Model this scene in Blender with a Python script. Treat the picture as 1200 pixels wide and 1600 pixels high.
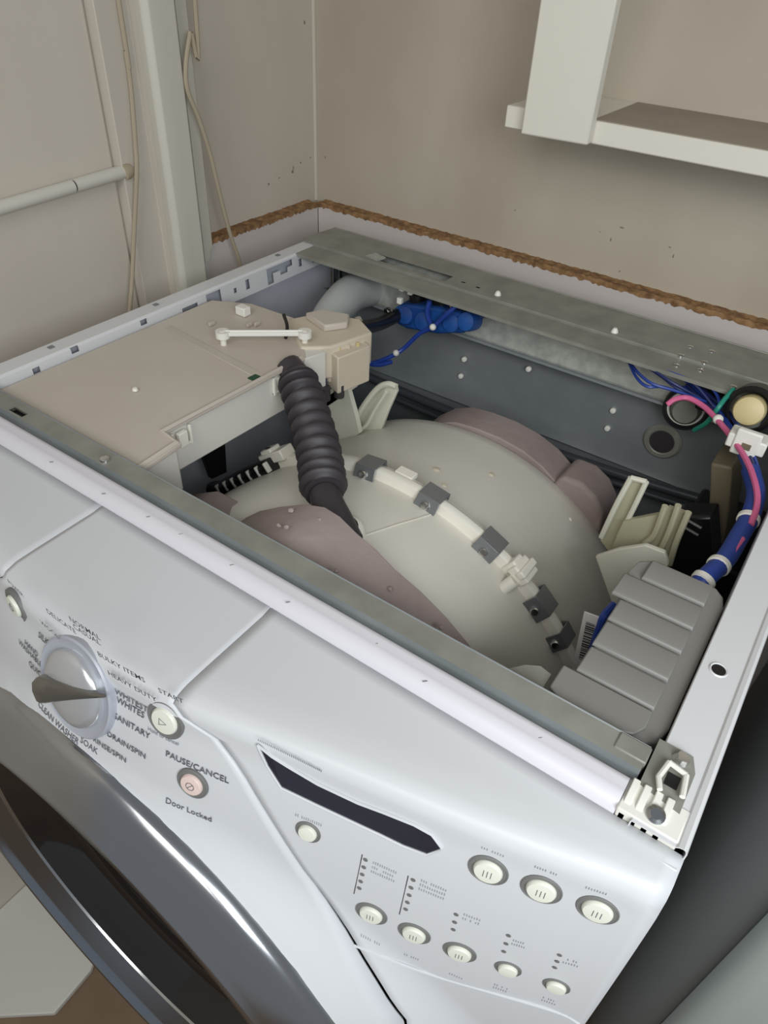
import bpy, bmesh, math, random
from mathutils import Vector, Matrix
random.seed(7)
for o in list(bpy.data.objects): bpy.data.objects.remove(o)
SC = bpy.context.scene
COL = SC.collection

# ---------------------------------------------------------------- camera, light, exposure
cam = bpy.data.objects.new('camera', bpy.data.cameras.new('camera'))
COL.objects.link(cam); SC.camera = cam
cam.data.sensor_fit = 'HORIZONTAL'; cam.data.sensor_width = 36; cam.data.lens = 33.386
cam.data.clip_start = .01
R_ = ((0.817592, 0.574035, 0.045027), (-0.396595, 0.504719, 0.766793), (0.417439, -0.644781, 0.640314))
M_ = Matrix(R_).transposed().to_4x4(); M_.translation = Vector((0.646832, -0.250156, 0.347399))
cam.matrix_world = M_
cam.data.dof.use_dof = False

world = bpy.data.worlds.new('room_daylight'); SC.world = world; world.use_nodes = True
world.node_tree.nodes['Background'].inputs[0].default_value = (.90, .95, 1, 1)
world.node_tree.nodes['Background'].inputs[1].default_value = .235

def area(name, loc, target, size, sizey, power, color):
    l = bpy.data.lights.new(name, 'AREA'); l.shape = 'RECTANGLE'; l.size = size; l.size_y = sizey
    l.energy = power; l.color = color
    o = bpy.data.objects.new(name, l); COL.objects.link(o); o.location = loc
    o.rotation_euler = (Vector(target)-Vector(loc)).to_track_quat('-Z', 'Y').to_euler()
    return o
area('window_light', (1.10, -.44, .45), (.64, .0, -.05), .45, .45, 6.6, (.92, .97, 1))
area('front_fill_light', (.80, -1.5, 1.25), (.35, .45, 0), 1.0, .9, 13.5, (1, .975, .93))  # unseen fill added from the front, brightens back wall and machine interior
SC.view_settings.view_transform = 'Standard'; SC.view_settings.look = 'None'
SC.view_settings.gamma = 1; SC.view_settings.use_curve_mapping = False
SC.view_settings.exposure = 0.0

# ---------------------------------------------------------------- materials
def lin(c):
    return tuple((v/255/12.92 if v/255 <= .04045 else ((v/255+.055)/1.055)**2.4) for v in c)
def mat(name, rgb, rough=.5, metal=0, var=None, vscale=6, bump=0, bscale=80, coat=0, stretch=(1,1,1), detail=4, lo=.35, hi=.65, spec=None):
    """procedural surface: base colour, an optional second colour in noise patches, optional fine bump"""
    m = bpy.data.materials.new(name); m.use_nodes = True
    n = m.node_tree.nodes; l = m.node_tree.links; b = n['Principled BSDF']
    c = lin(rgb)+(1,)
    b.inputs['Base Color'].default_value = c
    b.inputs['Roughness'].default_value = rough; b.inputs['Metallic'].default_value = metal
    if spec is not None: b.inputs['Specular IOR Level'].default_value = spec
    if coat: b.inputs['Coat Weight'].default_value = coat; b.inputs['Coat Roughness'].default_value = .08
    tc = n.new('ShaderNodeTexCoord'); mp = n.new('ShaderNodeMapping'); mp.inputs['Scale'].default_value = stretch
    l.new(tc.outputs['Object'], mp.inputs[0])
    if var is not None:
        t = n.new('ShaderNodeTexNoise'); t.inputs['Scale'].default_value = vscale; t.inputs['Detail'].default_value = detail
        r = n.new('ShaderNodeValToRGB'); r.color_ramp.elements[0].position = lo; r.color_ramp.elements[1].position = hi
        r.color_ramp.elements[0].color = lin(var)+(1,); r.color_ramp.elements[1].color = c
        l.new(mp.outputs[0], t.inputs['Vector']); l.new(t.outputs[0], r.inputs[0]); l.new(r.outputs[0], b.inputs['Base Color'])
    if bump:
        t = n.new('ShaderNodeTexNoise'); t.inputs['Scale'].default_value = bscale; t.inputs['Detail'].default_value = 5
        u = n.new('ShaderNodeBump'); u.inputs['Strength'].default_value = bump; u.inputs['Distance'].default_value = .002
        l.new(mp.outputs[0], t.inputs['Vector']); l.new(t.outputs[0], u.inputs['Height']); l.new(u.outputs[0], b.inputs['Normal'])
    return m
M = dict(
 wall=mat('wall_paint', (206,198,186), .75, var=(194,185,172), vscale=5, bump=.15, bscale=25, stretch=(1,1,.35)),
 wall_low=mat('lower_wall_paint', (204,196,192), .65, bump=.1, bscale=20),
 chip=mat('raw_board_edge', (160,124,84), .9, var=(112,82,54), vscale=90, bump=.8, bscale=200, detail=6),
 trim=mat('trim_paint', (206,203,190), .5, var=(196,192,180), vscale=5, bump=.1, bscale=30, stretch=(1,1,.2)),
 trim_dull=mat('old_casing_paint', (196,188,176), .6, bump=.1, bscale=30),
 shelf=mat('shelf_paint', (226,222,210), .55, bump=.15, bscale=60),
 shelf_top=mat('shaded_shelf_top', (160,150,134), .7, var=(146,136,122), vscale=8),  # grey-brown shelf top with its shadow put into the colour
scuff=mat('wall_scuff', (136,124,108), .8),
 wall_b=mat('back_wall_paint', (193,184,169), .75, var=(176,166,150), vscale=4, bump=.15, bscale=25, stretch=(1,1,.6)),
 floor=mat('floor_vinyl', (128,106,84), .6, var=(112,92,72), vscale=5),
 board=mat('white_board', (206,204,196), .6),
 pipe=mat('pipe_paint', (205,202,192), .45, bump=.1, bscale=60),
 cable=mat('cable_jacket', (172,160,138), .6),
 enamel=mat('white_enamel', (214,215,217), .30, coat=.3),
 panel=mat('console_plastic', (205,207,210), .45, coat=.1),
 lip=mat('lip_enamel', (216,214,221), .35, var=(196,192,194), vscale=14, lo=.22, hi=.36, bump=.06, bscale=20),
 inner=mat('inner_enamel', (190,193,202), .5),
 galv=mat('galvanised_steel', (150,150,141), .45, .15, var=(134,134,126), vscale=30, bump=.1, bscale=60),
 galv_dark=mat('galvanised_steel_dark', (136,141,143), .42, .1, var=(120,126,128), vscale=12),
 galv_mot=mat('galvanised_steel_mottled', (184,186,179), .5, .1, var=(160,162,156), vscale=90, detail=6),
 steel=mat('bright_steel', (190,193,196), .22, 1),
 clampm=mat('clamp_steel', (130,132,134), .35, .55),
 screw=mat('zinc_screw', (225,225,225), .2, 1),
 chrome=mat('door_chrome', (186,188,192), .20, 1),
 chrome_in=mat('door_inner_chrome', (165,172,182), .2, 1),
 knobm=mat('knob_silver', (205,207,210), .22, .6),
 knobring=mat('knob_ring_grey', (178,182,192), .35, .2),
 handle=mat('knob_handle_satin', (150,148,144), .24, 1),
 beige=mat('beige_plastic', (200,191,180), .5, var=(192,182,170), vscale=6, bump=.03, bscale=40),
 beige_light=mat('pale_housing_plastic', (216,213,205), .45),
 tan=mat('tan_plastic', (204,193,174), .5),
 tan_d=mat('olive_tan_plastic', (112,103,84), .6),
 tub=mat('tub_plastic', (226,222,211), .42, var=(219,215,203), vscale=8),
 ringm=mat('tub_seam_plastic', (232,228,216), .4),
 fin=mat('fin_plastic', (214,212,196), .45),
 fin_d=mat('aged_fin_plastic', (176,172,146), .5),
 conc=mat('counterweight_concrete', (160,146,142), .75, var=(148,133,129), vscale=18, bump=.35, bscale=90),
 grey=mat('grey_box_plastic', (130,128,124), .42),
 black=mat('black_plastic', (22,22,24), .35),
 rubber=mat('black_rubber', (58,53,57), .5),
 rubber_g=mat('dark_rubber_seal', (70,74,80), .35),
 hose=mat('grey_white_hose', (178,182,180), .3),
 blue=mat('blue_valve_plastic', (30,84,158), .4, var=(22,58,120), vscale=30),
 wire=mat('blue_wire', (38,66,150), .4),
 wire_d=mat('dark_blue_wire', (34,44,96), .45),
 pink=mat('pink_wire', (214,104,148), .45),
 green=mat('green_wire', (40,140,120), .45),
 greenp=mat('green_plastic', (10,70,45), .4),
 tie=mat('white_nylon', (232,230,222), .4),
 cream=mat('cream_plastic', (206,190,140), .45),
 display=mat('display_window', (40,40,50), .15),
 print=mat('printed_grey', (98,100,106), .6),
 print_l=mat('printed_pale', (150,152,160), .6),
 btn=mat('button_pale', (226,228,214), .35),
 btn_red=mat('button_pinkish', (226,204,196), .35),
 recess=mat('button_recess', (112,112,110), .5),
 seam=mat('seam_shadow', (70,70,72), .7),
 glass=mat('door_glass', (26,24,24), .06, 0, spec=.8),
 drum=mat('door_inner_rubber', (30,29,31), .35),
 appl=mat('appliance_grey_lit', (182,190,184), .4, 0),  # front tone painted lighter, as it faces the light
 appl_shade=mat('appliance_grey_shaded', (112,115,114), .4, .05),  # darker copy of the grey, shade of the side painted in
 paper=mat('label_paper', (226,226,222), .6),
 ink=mat('ink', (52,52,54), .7),
)

# ---------------------------------------------------------------- mesh helpers
def link(name, bm, m, parent=None, smooth=False, bevel=0, seg=2, solid=0, angle=40):
    me = bpy.data.meshes.new(name); bm.normal_update(); bm.to_mesh(me); bm.free()
    me.materials.append(M[m] if isinstance(m, str) else m)
    o = bpy.data.objects.new(name, me); COL.objects.link(o)
    if parent is not None: o.parent = parent
    if solid:
        s = o.modifiers.new('solid', 'SOLIDIFY'); s.thickness = solid; s.offset = -1
    if bevel:
        b = o.modifiers.new('bevel', 'BEVEL'); b.width = bevel; b.segments = seg; b.limit_method = 'ANGLE'; b.angle_limit = math.radians(35)
    if smooth or bevel:
        me.polygons.foreach_set('use_smooth', [True]*len(me.polygons))
        if hasattr(me, 'set_sharp_from_angle'): me.set_sharp_from_angle(angle=math.radians(angle))
    return o
def empty(name, loc=(0,0,0)):
    o = bpy.data.objects.new(name, None); COL.objects.link(o); o.location = loc; o.empty_display_size = .05; return o
def tag(o, label=None, cat=None, group=None, kind=None):
    if label: o['label'] = label
    if cat: o['category'] = cat
    if group: o['group'] = group
    if kind: o['kind'] = kind
    return o
def NB(): return bmesh.new()
def box(bm, a, b, mtx=None):
    vs = [Vector((x, y, z)) for x in (a[0], b[0]) for y in (a[1], b[1]) for z in (a[2], b[2])]
    if mtx: vs = [mtx @ v for v in vs]
    v = [bm.verts.new(c) for c in vs]
    for f in ((0,1,3,2),(4,6,7,5),(0,4,5,1),(2,3,7,6),(0,2,6,4),(1,5,7,3)): bm.faces.new([v[i] for i in f])
    bmesh.ops.recalc_face_normals(bm, faces=bm.faces)
def obox(bm, c, ux, uy, uz, s):
    """box centred at c with unit axes ux,uy,uz and full sizes s"""
    m = Matrix((ux, uy, uz)).transposed().to_4x4(); m.translation = Vector(c)
    box(bm, [-k/2 for k in s], [k/2 for k in s], m)
def prism(bm, pts, ax, a, b):
    """polygon (2D, in the two other axes) extruded from a to b along ax"""
    def mk(p, v):
        return {'x': (v, p[0], p[1]), 'y': (p[0], v, p[1]), 'z': (p[0], p[1], v)}[ax]
    n = len(pts); A = [bm.verts.new(mk(p, a)) for p in pts]; B = [bm.verts.new(mk(p, b)) for p in pts]
    fs = [bm.faces.new(A), bm.faces.new(B[::-1])]
    for i in range(n): fs.append(bm.faces.new((A[i], B[i], B[(i+1) % n], A[(i+1) % n])))
    bmesh.ops.triangulate(bm, faces=fs[:2])
    bmesh.ops.recalc_face_normals(bm, faces=bm.faces)
def smooth_path(pts, n=8):
    P = [Vector(p) for p in pts]; P = [P[0]*2-P[1]]+P+[P[-1]*2-P[-2]]; out = []
    for i in range(1, len(P)-2):
        for k in range(n):
            t = k/n; a, b, c, d = P[i-1:i+3]
            out.append(.5*((2*b)+(c-a)*t+(2*a-5*b+4*c-d)*t*t+(3*b-a-3*c+d)*t**3))
    out.append(P[-2]); return out
def tube(bm, pts, r, seg=12, sm=8, caps=True):
    """r: number or function of the fraction along the path"""
    P = smooth_path(pts, sm) if sm else [Vector(p) for p in pts]
    up = Vector((0, 0, 1)); rings = []; N = None
    for i, q in enumerate(P):
        T = (P[min(i+1, len(P)-1)]-P[max(i-1, 0)]).normalized()
        if N is None:
            N = T.cross(up)
            if N.length < .1: N = T.cross(Vector((1, 0, 0)))
        N = (N-T*N.dot(T)).normalized(); Bv = T.cross(N)
        rr = r(i/(len(P)-1)) if callable(r) else r
        rings.append([bm.verts.new(q+(N*math.cos(2*math.pi*k/seg)+Bv*math.sin(2*math.pi*k/seg))*rr) for k in range(seg)])
    for a, b in zip(rings, rings[1:]):
        for k in range(seg): bm.faces.new((a[k], a[(k+1) % seg], b[(k+1) % seg], b[k]))
    if caps: bm.faces.new(rings[0][::-1]); bm.faces.new(rings[-1])
    bmesh.ops.recalc_face_normals(bm, faces=bm.faces)
def lathe(bm, c, axis, prof, seg=32, closed=False):
    """prof: (radius, height along axis) list"""
    A = Vector(axis).normalized(); U = A.orthogonal().normalized(); W = A.cross(U); rings = []
    for r, h in prof:
        if r < 1e-6: rings.append([bm.verts.new(Vector(c)+A*h)]); continue
        rings.append([bm.verts.new(Vector(c)+A*h+(U*math.cos(2*math.pi*k/seg)+W*math.sin(2*math.pi*k/seg))*r) for k in range(seg)])
    for a, b in zip(rings, rings[1:]):
        for k in range(seg):
            k2 = (k+1) % seg
            if len(a) == 1 and len(b) == 1: continue
            if len(a) == 1: bm.faces.new((a[0], b[k2], b[k]))
            elif len(b) == 1: bm.faces.new((a[k], a[k2], b[0]))
            else: bm.faces.new((a[k], a[k2], b[k2], b[k]))
    bmesh.ops.recalc_face_normals(bm, faces=bm.faces)
def plate(bm, u0, u1, v0, v1, holes, f, nu=1, nv=1):
    """sheet over (u,v) with real rectangular holes; f maps (u,v) to a point"""
    us = sorted(set([u0+(u1-u0)*i/nu for i in range(nu+1)]+[h[i] for h in holes for i in (0, 1)]))
    vs = sorted(set([v0+(v1-v0)*i/nv for i in range(nv+1)]+[h[i] for h in holes for i in (2, 3)]))
    G = {}
    def g(i, j):
        if (i, j) not in G: G[i, j] = bm.verts.new(f(us[i], vs[j]))
        return G[i, j]
    for i in range(len(us)-1):
        for j in range(len(vs)-1):
            cu, cv = (us[i]+us[i+1])/2, (vs[j]+vs[j+1])/2
            if any(h[0] < cu < h[1] and h[2] < cv < h[3] for h in holes): continue
            bm.faces.new((g(i, j), g(i+1, j), g(i+1, j+1), g(i, j+1)))
def sweep(bm, prof, x0, x1, n=1, f=None):
    """open profile of (y,z) swept along x"""
    rows = []
    for i in range(n+1):
        x = x0+(x1-x0)*i/n
        rows.append([bm.verts.new((x, y, z)) for y, z in prof])
    for a, b in zip(rows, rows[1:]):
        for k in range(len(prof)-1): bm.faces.new((a[k], a[k+1], b[k+1], b[k]))
def screw(parent, c, axis, r, name='screw', m='screw', h=.002):
    b = NB(); lathe(b, c, axis, [(0, h), (r*.55, h), (r*.9, h*.7), (r, 0), (r, -h)], 12)
    return link(name, b, m, parent, True)

def lerp_t(T, x):
    if x <= T[0][0]: return T[0][1]
    for (a, u), (b, v) in zip(T, T[1:]):
        if x <= b:
            k = (x-a)/(b-a); return u+(v-u)*k
    return T[-1][1]
YB = [(-.02,-.044),(0.0,-.050),(.07,-.070),(.17,-.093),(.24,-.108),(.29,-.114),(.335,-.116),(.38,-.114),(.43,-.107),(.50,-.089),(.60,-.068),(.66,-.052),(.69,-.044)]
SL = [(-.02,.08),(.07,.22),(.17,.34),(.24,.38),(.335,.42),(.43,.40),(.5,.34),(.6,.22),(.69,.10)]
def _sm(T, x):
    return sum(lerp_t(T, x+d) for d in (-.03,-.02,-.01,0,.01,.02,.03))/7
def face_y(x, z):
    L = .12
    a = _sm(YB, x)-_sm(SL, x)*L*(1-math.exp(-max(0, -.03-z)/L))
    r = math.hypot(x-.335, z+.367)
    c = -.1405+max(0, r-.272)*1.3          # the face flares forward to meet the round door
    k = .012; h = max(k-abs(a-c), 0)/k
    return min(a, c)-h*h*k/4


# ---------------------------------------------------------------- the room
b = NB(); plate(b, -.45, 1.9, .25-.95-.25, 1.3, [], lambda u, v: (u, .665, v), 1, 1)
tag(link('wall_back', b, 'wall_b', solid=.02), kind='structure')
b = NB(); box(b, (-.088, .645, -.95), (1.9, .6649, .0))
wbl = tag(link('wall_back_lower', b, 'wall_low', bevel=.001), kind='structure')
b = NB(); plate(b, -1.2, .665, -.95, 1.3, [], lambda u, v: (-.108, u, v), 1, 1)
tag(link('wall_left', b, 'wall', solid=.02), kind='structure')
b = NB(); box(b, (-.1079, .40, -.95), (-.088, .645, .0))
tag(link('wall_left_lower', b, 'wall_low', bevel=.001), kind='structure')
# raw chipped board edge on top of the lower wall, an uneven strip
def chipped(name, path, w, n, seed):
    rnd = random.Random(seed); bm = NB(); A = Vector(path[0]); B = Vector(path[1]); d = (B-A).normalized(); nrm = Vector(w)
    rows = []
    for i in range(n+1):
        q = A.lerp(B, i/n); j = rnd.uniform(-.0018, .0014); k = rnd.uniform(0, .0022); s = rnd.uniform(-.001, .0015)
        rows.append([bm.verts.new(q+nrm*(1.0)), bm.verts.new(q+nrm*.5+Vector((0,0,s*.6+.001+k*.3))), bm.verts.new(q+nrm*.02+Vector((0,0,.002+k))), bm.verts.new(q-nrm.normalized()*(.0006)+Vector((0,0,-.003+j*1.2)))])
        rows[-1][0].co.z += .002+k*.6
    for a, c in zip(rows, rows[1:]):
        for k in range(3): bm.faces.new((a[k], a[k+1], c[k+1], c[k]))
    bmesh.ops.recalc_face_normals(bm, faces=bm.faces)
    return link(name, bm, 'chip')
tag(chipped('trim_1', ((-.088, .645, .0015), (1.9, .645, .0015)), (0, .02, 0), 520, 1), kind='structure')
tag(chipped('trim_2', ((-.088, .415, .0015), (-.088, .645, .0015)), (-.02, 0, 0), 70, 2), kind='structure')
b = NB(); box(b, (-.118, -1.2, -.97), (1.9, .67, -.95)); tag(link('floor', b, 'floor'), kind='structure')
# thin vertical seam and small beads in the corner
b = NB(); tube(b, [(-.107, .664, .0), (-.107, .664, 1.3)], .003, 8, 0); tag(link('trim_3', b, 'wall', smooth=True), kind='structure')
def scuff(c, u, v, w, h, par):
    bm = NB(); c = Vector(c); u = Vector(u); v = Vector(v); n = u.cross(v)
    bmesh.ops.create_icosphere(bm, subdivisions=1, radius=1)
    for k in bm.verts: k.co = c+u*k.co.x*w*.7+v*k.co.y*h*.7+n*k.co.z*.0004
    link('scuff_mark', bm, 'scuff', par, smooth=True)
for c, w, h in zip([(0.354, 0.665, 0.055), (0.38, 0.665, 0.066), (0.443, 0.665, 0.057), (0.45, 0.665, 0.048), (0.37, 0.665, 0.049), (0.391, 0.665, 0.014), (0.234, 0.665, 0.056), (-0.089, 0.665, 0.065)], (.002,.005,.003,.0015,.0015,.002,.0015,.0015), (.001,.0015,.0012,.004,.004,.0015,.0015,.003)):
    scuff(c, (1, 0, 0), (0, 0, 1), w, h, bpy.data.objects['wall_back'])
for c, w, h in zip([(-0.108, 0.558, 0.044), (-0.108, 0.581, 0.048), (-0.108, 0.611, 0.051), (-0.108, 0.613, 0.056), (-0.108, 0.63, 0.06), (-0.108, 0.653, 0.063), (-0.108, 0.646, 0.233)], (.003,.003,.004,.002,.003,.002,.003), (.003,.0015,.004,.005,.002,.002,.004)):
    scuff(c, (0, 1, 0), (0, 0, 1), w, h, bpy.data.objects['wall_left'])
# casing boards on the left wall
b = NB(); prism(b, [(-.1079, .30), (-.094, .302), (-.092, .342), (-.082, .3435), (-.1079, .3435)], 'z', -.95, 1.2)
tag(link('trim_4', b, 'trim_dull', bevel=.001), kind='structure')
b = NB(); prism(b, [(-.1079, .3436), (-.074, .3436), (-.068, .350), (-.066, .383), (-.069, .386), (-.1079, .386)], 'z', -.95, 1.2)
tag(link('trim_5', b, 'trim', bevel=.001), kind='structure')
b = NB(); prism(b, [(.398, 1.2), (.414, 1.2), (.414, .004), (.412, -.004), (.4085, -.008), (.4085, -.017), (.3985, -.020)], 'x', -.1079, -.081)
tag(link('trim_6', b, 'trim', bevel=.0008), kind='structure')
# left part: flat door leaf with a thin raised edge
b = NB(); box(b, (-.1079, -.9, -.95), (-.1045, .297, 1.2)); tag(link('door_1', b, 'wall', bevel=.001), kind='structure')

# open shelf on the back wall
sh = tag(empty('wall_shelf', (.263, .54, .18)), 'cream painted open wall shelf with a wide upright board, above the washing machine', 'shelf')
def P0(par, bm, *a, **k):
    """link a part built in world coordinates under a located empty"""
    o = link(*a[:1], bm, *a[1:], parent=par, **k); o.matrix_parent_inverse = Matrix.Translation(-par.location); return o
b = NB(); box(b, (.265, .5335, .1785), (1.6, .6645, .2000)); P0(sh, b, 'shelf_board', 'shelf', bevel=.0015)
b = NB(); box(b, (.363, .5345, .2001), (1.6, .6644, .2008)); P0(sh, b, 'shelf_top_shade', 'shelf_top')  # thin sheet that carries the shelf top's shade as colour
b = NB(); prism(b, [(.292, .178), (.367, .1795), (.363, 1.2), (.288, 1.2)], 'y', .519, .5334); P0(sh, b, 'upright_board', 'shelf', bevel=.002)
b = NB(); box(b, (.300, .5336, .2003), (.312, .664, 1.2)); P0(sh, b, 'side_panel', 'shelf')

# conduit and cables on the left wall
cd = empty('conduit_pipe', (-.098, .13, .105)); tag(cd, 'thin horizontal white painted pipe on the left wall, ending in a round cap', 'pipe')
b = NB(); tube(b, [(-.0975, -.9, .066), (-.0975, .236, .1065)], .0070, 16, 0); P0(cd, b, 'pipe_length', 'pipe', smooth=True)
b = NB(); tube(b, [(-.0975, .238, .1066), (-.0975, .305, .109)], .0072, 16, 0); P0(cd, b, 'pipe_length', 'pipe', smooth=True)
b = NB(); tube(b, [(-.0975, .235, .1064), (-.0975, .2385, .1066)], .0060, 16, 0); P0(cd, b, 'joint_gap', 'rubber', smooth=True)
b = NB(); lathe(b, (-.0945, .309, .1095), (0, 1, .05), [(0, .004), (.007, .004), (.0085, 0), (.0085, -.006), (0, -.006)], 20); P0(cd, b, 'end_cap', 'cable', smooth=True)
b = NB(); tube(b, [(-.097, .336, .9)]+[(-0.087, 0.328, 0.27), (-0.087, 0.327, 0.226), (-0.087, 0.326, 0.191), (-0.085, 0.318, 0.135), (-0.083, 0.312, 0.109), (-0.087, 0.298, 0.047), (-0.088, 0.282, -0.012), (-0.088, 0.271, -0.046), (-0.089, 0.255, -0.106)], .0026, 8)
tag(link('wall_cable', b, 'cable', smooth=True), 'beige cable hanging loosely left of the wide vertical board, crossing the pipe end', 'cable')
b = NB(); tube(b, [(-.064, .43, .9)]+[(-0.062, 0.409, 0.27), (-0.062, 0.397, 0.241), (-0.062, 0.386, 0.212), (-0.062, 0.384, 0.188), (-0.062, 0.396, 0.157), (-0.062, 0.408, 0.117), (-0.062, 0.417, 0.071), (-0.064, 0.43, 0.019), (-0.066, 0.446, -0.028), (-0.066, 0.45, -0.057)], .0026, 8)
tag(link('wall_cable', b, 'cable', smooth=True), 'beige cable bending across the narrow chipped strip, right of the wide vertical board', 'cable')
b = NB(); prism(b, [(0.09, -0.157), (0.093, -0.225), (0.002, -0.297), (-0.104, -0.234), (-0.104, -0.175), (-0.104, -0.099), (-0.092, -0.073), (0.055, -0.095)], 'z', -.9499, -.938)
o = tag(link('white_board', b, 'board', bevel=.002), 'white board lying on the brown floor beside the left wall, seen past the round door', 'board')

# grey appliance at the right
ap = empty('grey_appliance', (.755, .13, -.95)); tag(ap, 'grey appliance standing close to the right side of the open washing machine', 'appliance')
b = NB(); prism(b, [(.757, .63), (.757, .245), (.760, .225), (.767, .208), (.778, .193), (.793, .182), (.812, .176), (1.38, .176), (1.38, .63)], 'z', -.93, -.02); P0(ap, b, 'body', 'appl_shade', smooth=True, angle=35)
b = NB(); prism(b, [(.802, .1758), (.804, .158), (.812, .148), (.826, .143), (1.37, .143), (1.37, .1758)], 'z', -.90, -.04); P0(ap, b, 'front_door', 'appl', bevel=.004, seg=3)
for x in (.80, 1.34):
    b = NB(); lathe(b, (x, .25, -.95), (0, 0, 1), [(0, 0), (.016, 0), (.016, .015), (.01, .0199), (0, .0199)], 12); P0(ap, b, 'foot', 'black')

# ================================================================ the washing machine
W = .69; D = .574
wm = empty('washing_machine', (0, 0, 0)); wm.location = (.345, .2, -.95)
OFF = Matrix.Translation(-wm.location)
def part(name, bm, m, parent=None, **k):
    o = link(name, bm, m, parent or wm, **k)
    if parent is None: o.matrix_parent_inverse = OFF
    return o
tag(wm, 'white front-loading washing machine with its top cover removed, tub, hoses and wiring exposed', 'washing machine')
for x in (.05, .64):
    for y in (.03, .54):
        b = NB(); lathe(b, (x, y, -.95), (0, 0, 1), [(0, 0), (.02, 0), (.02, .012), (.008, .016), (.008, .021), (0, .021)], 16); part('foot', b, 'rubber', smooth=True)
b = NB(); box(b, (.004, .0, -.932), (.686, .57, -.928)); part('base_pan', b, 'galv_dark')

# left side: outer sheet, top flange, drop face with real cut-outs
def left_f(u, v):   # u along y, v across the fold
    if v < 0: return (0, u, v)
    if v < .020: return (v, u, .0005)
    if v < .024: return (.020+(v-.020)*.6, u, .0005-(v-.020)*.6)
    return (.0224+(v-.024)*.1, u, -.0019-(v-.024))
holes = [(.070,.078,.027,.033),(.115,.124,.022,.029),(.203,.212,.024,.030),(.262,.286,.030,.046),(.300,.324,.026,.046),(.345,.350,.032,.038),(.366,.373,.028,.040),
 (.405,.455,.026,.034),(.405,.417,.034,.046),(.430,.445,.034,.040),(.467,.474,.030,.040),(.486,.536,.024,.032),(.495,.515,.032,.042)]
b = NB(); plate(b, -.01, D, -.93, .048, holes, left_f, 1, 1)
b.free(); b = NB()
vsets = [-.93, 0, .020, .024, .048]
def left_sheet():
    bm = NB(); us = sorted(set([-.01, D]+[h[i] for h in holes for i in (0, 1)])); vs = sorted(set(vsets+[h[i] for h in holes for i in (2, 3)])); G = {}
    def g(i, j):
        if (i, j) not in G: G[i, j] = bm.verts.new(left_f(us[i], vs[j]-1e-9 if vs[j] in (0,) else vs[j]) if vs[j] != 0 else (0, us[i], .0005))
        return G[i, j]
    for i in range(len(us)-1):
        for j in range(len(vs)-1):
            cu, cv = (us[i]+us[i+1])/2, (vs[j]+vs[j+1])/2
            if any(h[0] < cu < h[1] and h[2] < cv < h[3] for h in holes): continue
            bm.faces.new((g(i, j), g(i+1, j), g(i+1, j+1), g(i, j+1)))
    return bm
part('side_panel', left_sheet(), 'enamel', solid=-.0010)
b = NB(); plate(b, .0, .55, -.90, -.004, [], lambda u, v: (.012, u, v), 1, 1); part('inner_liner', b, 'inner', solid=.0015)
for y, z in ((.10, .0012), (.235, .0012), (.44, .0012)):
    b = NB(); box(b, (.006, y, z-.0006), (.011, y+.006, z+.0002)); part('flange_slot', b, 'galv_dark')

# right side: broad flange with rolled outer ridge
b = NB()
profr = [(.6900, -.93), (.6900, -.0035), (.6893, -.0012), (.6875, -.0002), (.6850, -.0010), (.6838, -.0022), (.6610, -.0022), (.6604, -.0030), (.6602, -.030)]
ys = [-.0215, D]
rows = [[b.verts.new((x, y, z)) for x, z in profr] for y in ys]
for k in range(len(profr)-1): b.faces.new((rows[0][k], rows[0][k+1], rows[1][k+1], rows[1][k]))
part('side_panel', b, 'enamel', solid=-.0008)
b = NB(); lathe(b, (0.671, 0.105, -0.002), (0, 0, 1), [(0, .0002), (.0042, .0002), (.0048, -.0002)], 20)
part('flange_hole', b, 'black')
b = NB(); lathe(b, (0.671, 0.105, -0.002), (0, 0, 1), [(.0044, .0003), (.0052, .0008), (.0060, 0)], 20); part('hole_rim', b, 'enamel', smooth=True)
b = NB(); plate(b, .03, .55, -.90, -.035, [], lambda u, v: (.678, u, v), 1, 1); part('inner_liner', b, 'inner', solid=-.0015)

# back rail: wide galvanised plate with slots, a step and a front lip
slot = (.108, .224, .512, .534)
def rail_f(u, v):
    z = .0016 if v > .5035 else -.0012
    return (u, v, z)
b = NB(); bh = [slot, (.24,.246,.522,.528), (.262,.268,.520,.526)]
plate(b, .0, .69, .505, D+.001, bh, lambda u, v: (u, v, .0016))
part('back_rail', b, 'galv', solid=-.0012)
b = NB(); sweep(b, [(.505, .0016), (.502, .0004), (.466, .0004), (.4645, -.0002), (.4645, -.0030)], .018, .66); part('back_rail_lip', b, 'galv', solid=.0010)
b = NB(); sweep(b, [(.5725, .0017), (.5735, .0034), (.5750, .0034), (.5755, -.01)], .0, .69); part('back_rail_hem', b, 'galv')
b = NB(); plate(b, slot[0]-.004, slot[1]+.004, slot[2]-.004, slot[3]+.004, [], lambda u, v: (u, v, -.012)); part('slot_backing', b, 'galv_dark')
b = NB(); prism(b, [(.100,.514),(.121,.510),(.123,.527),(.103,.531)], 'z', .0018, .0036); part('slot_tab', b, 'galv_mot')
b = NB(); prism(b, [(-.008,.512),(.012,.505),(.03,.505),(.03,.56),(.0,.57),(-.004,.535)], 'z', .0018, .0030); part('corner_tab', b, 'galv', bevel=.0005)
for i, c in enumerate([(0.295, 0.518, 0.002), (0.445, 0.514, 0.002)]):
    b = NB(); lathe(b, c, (0, 0, 1), [(0, .006), (.002, .0055), (.0034, .0035), (.0044, 0)], 14); part('rivet', b, 'tie', smooth=True)
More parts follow.
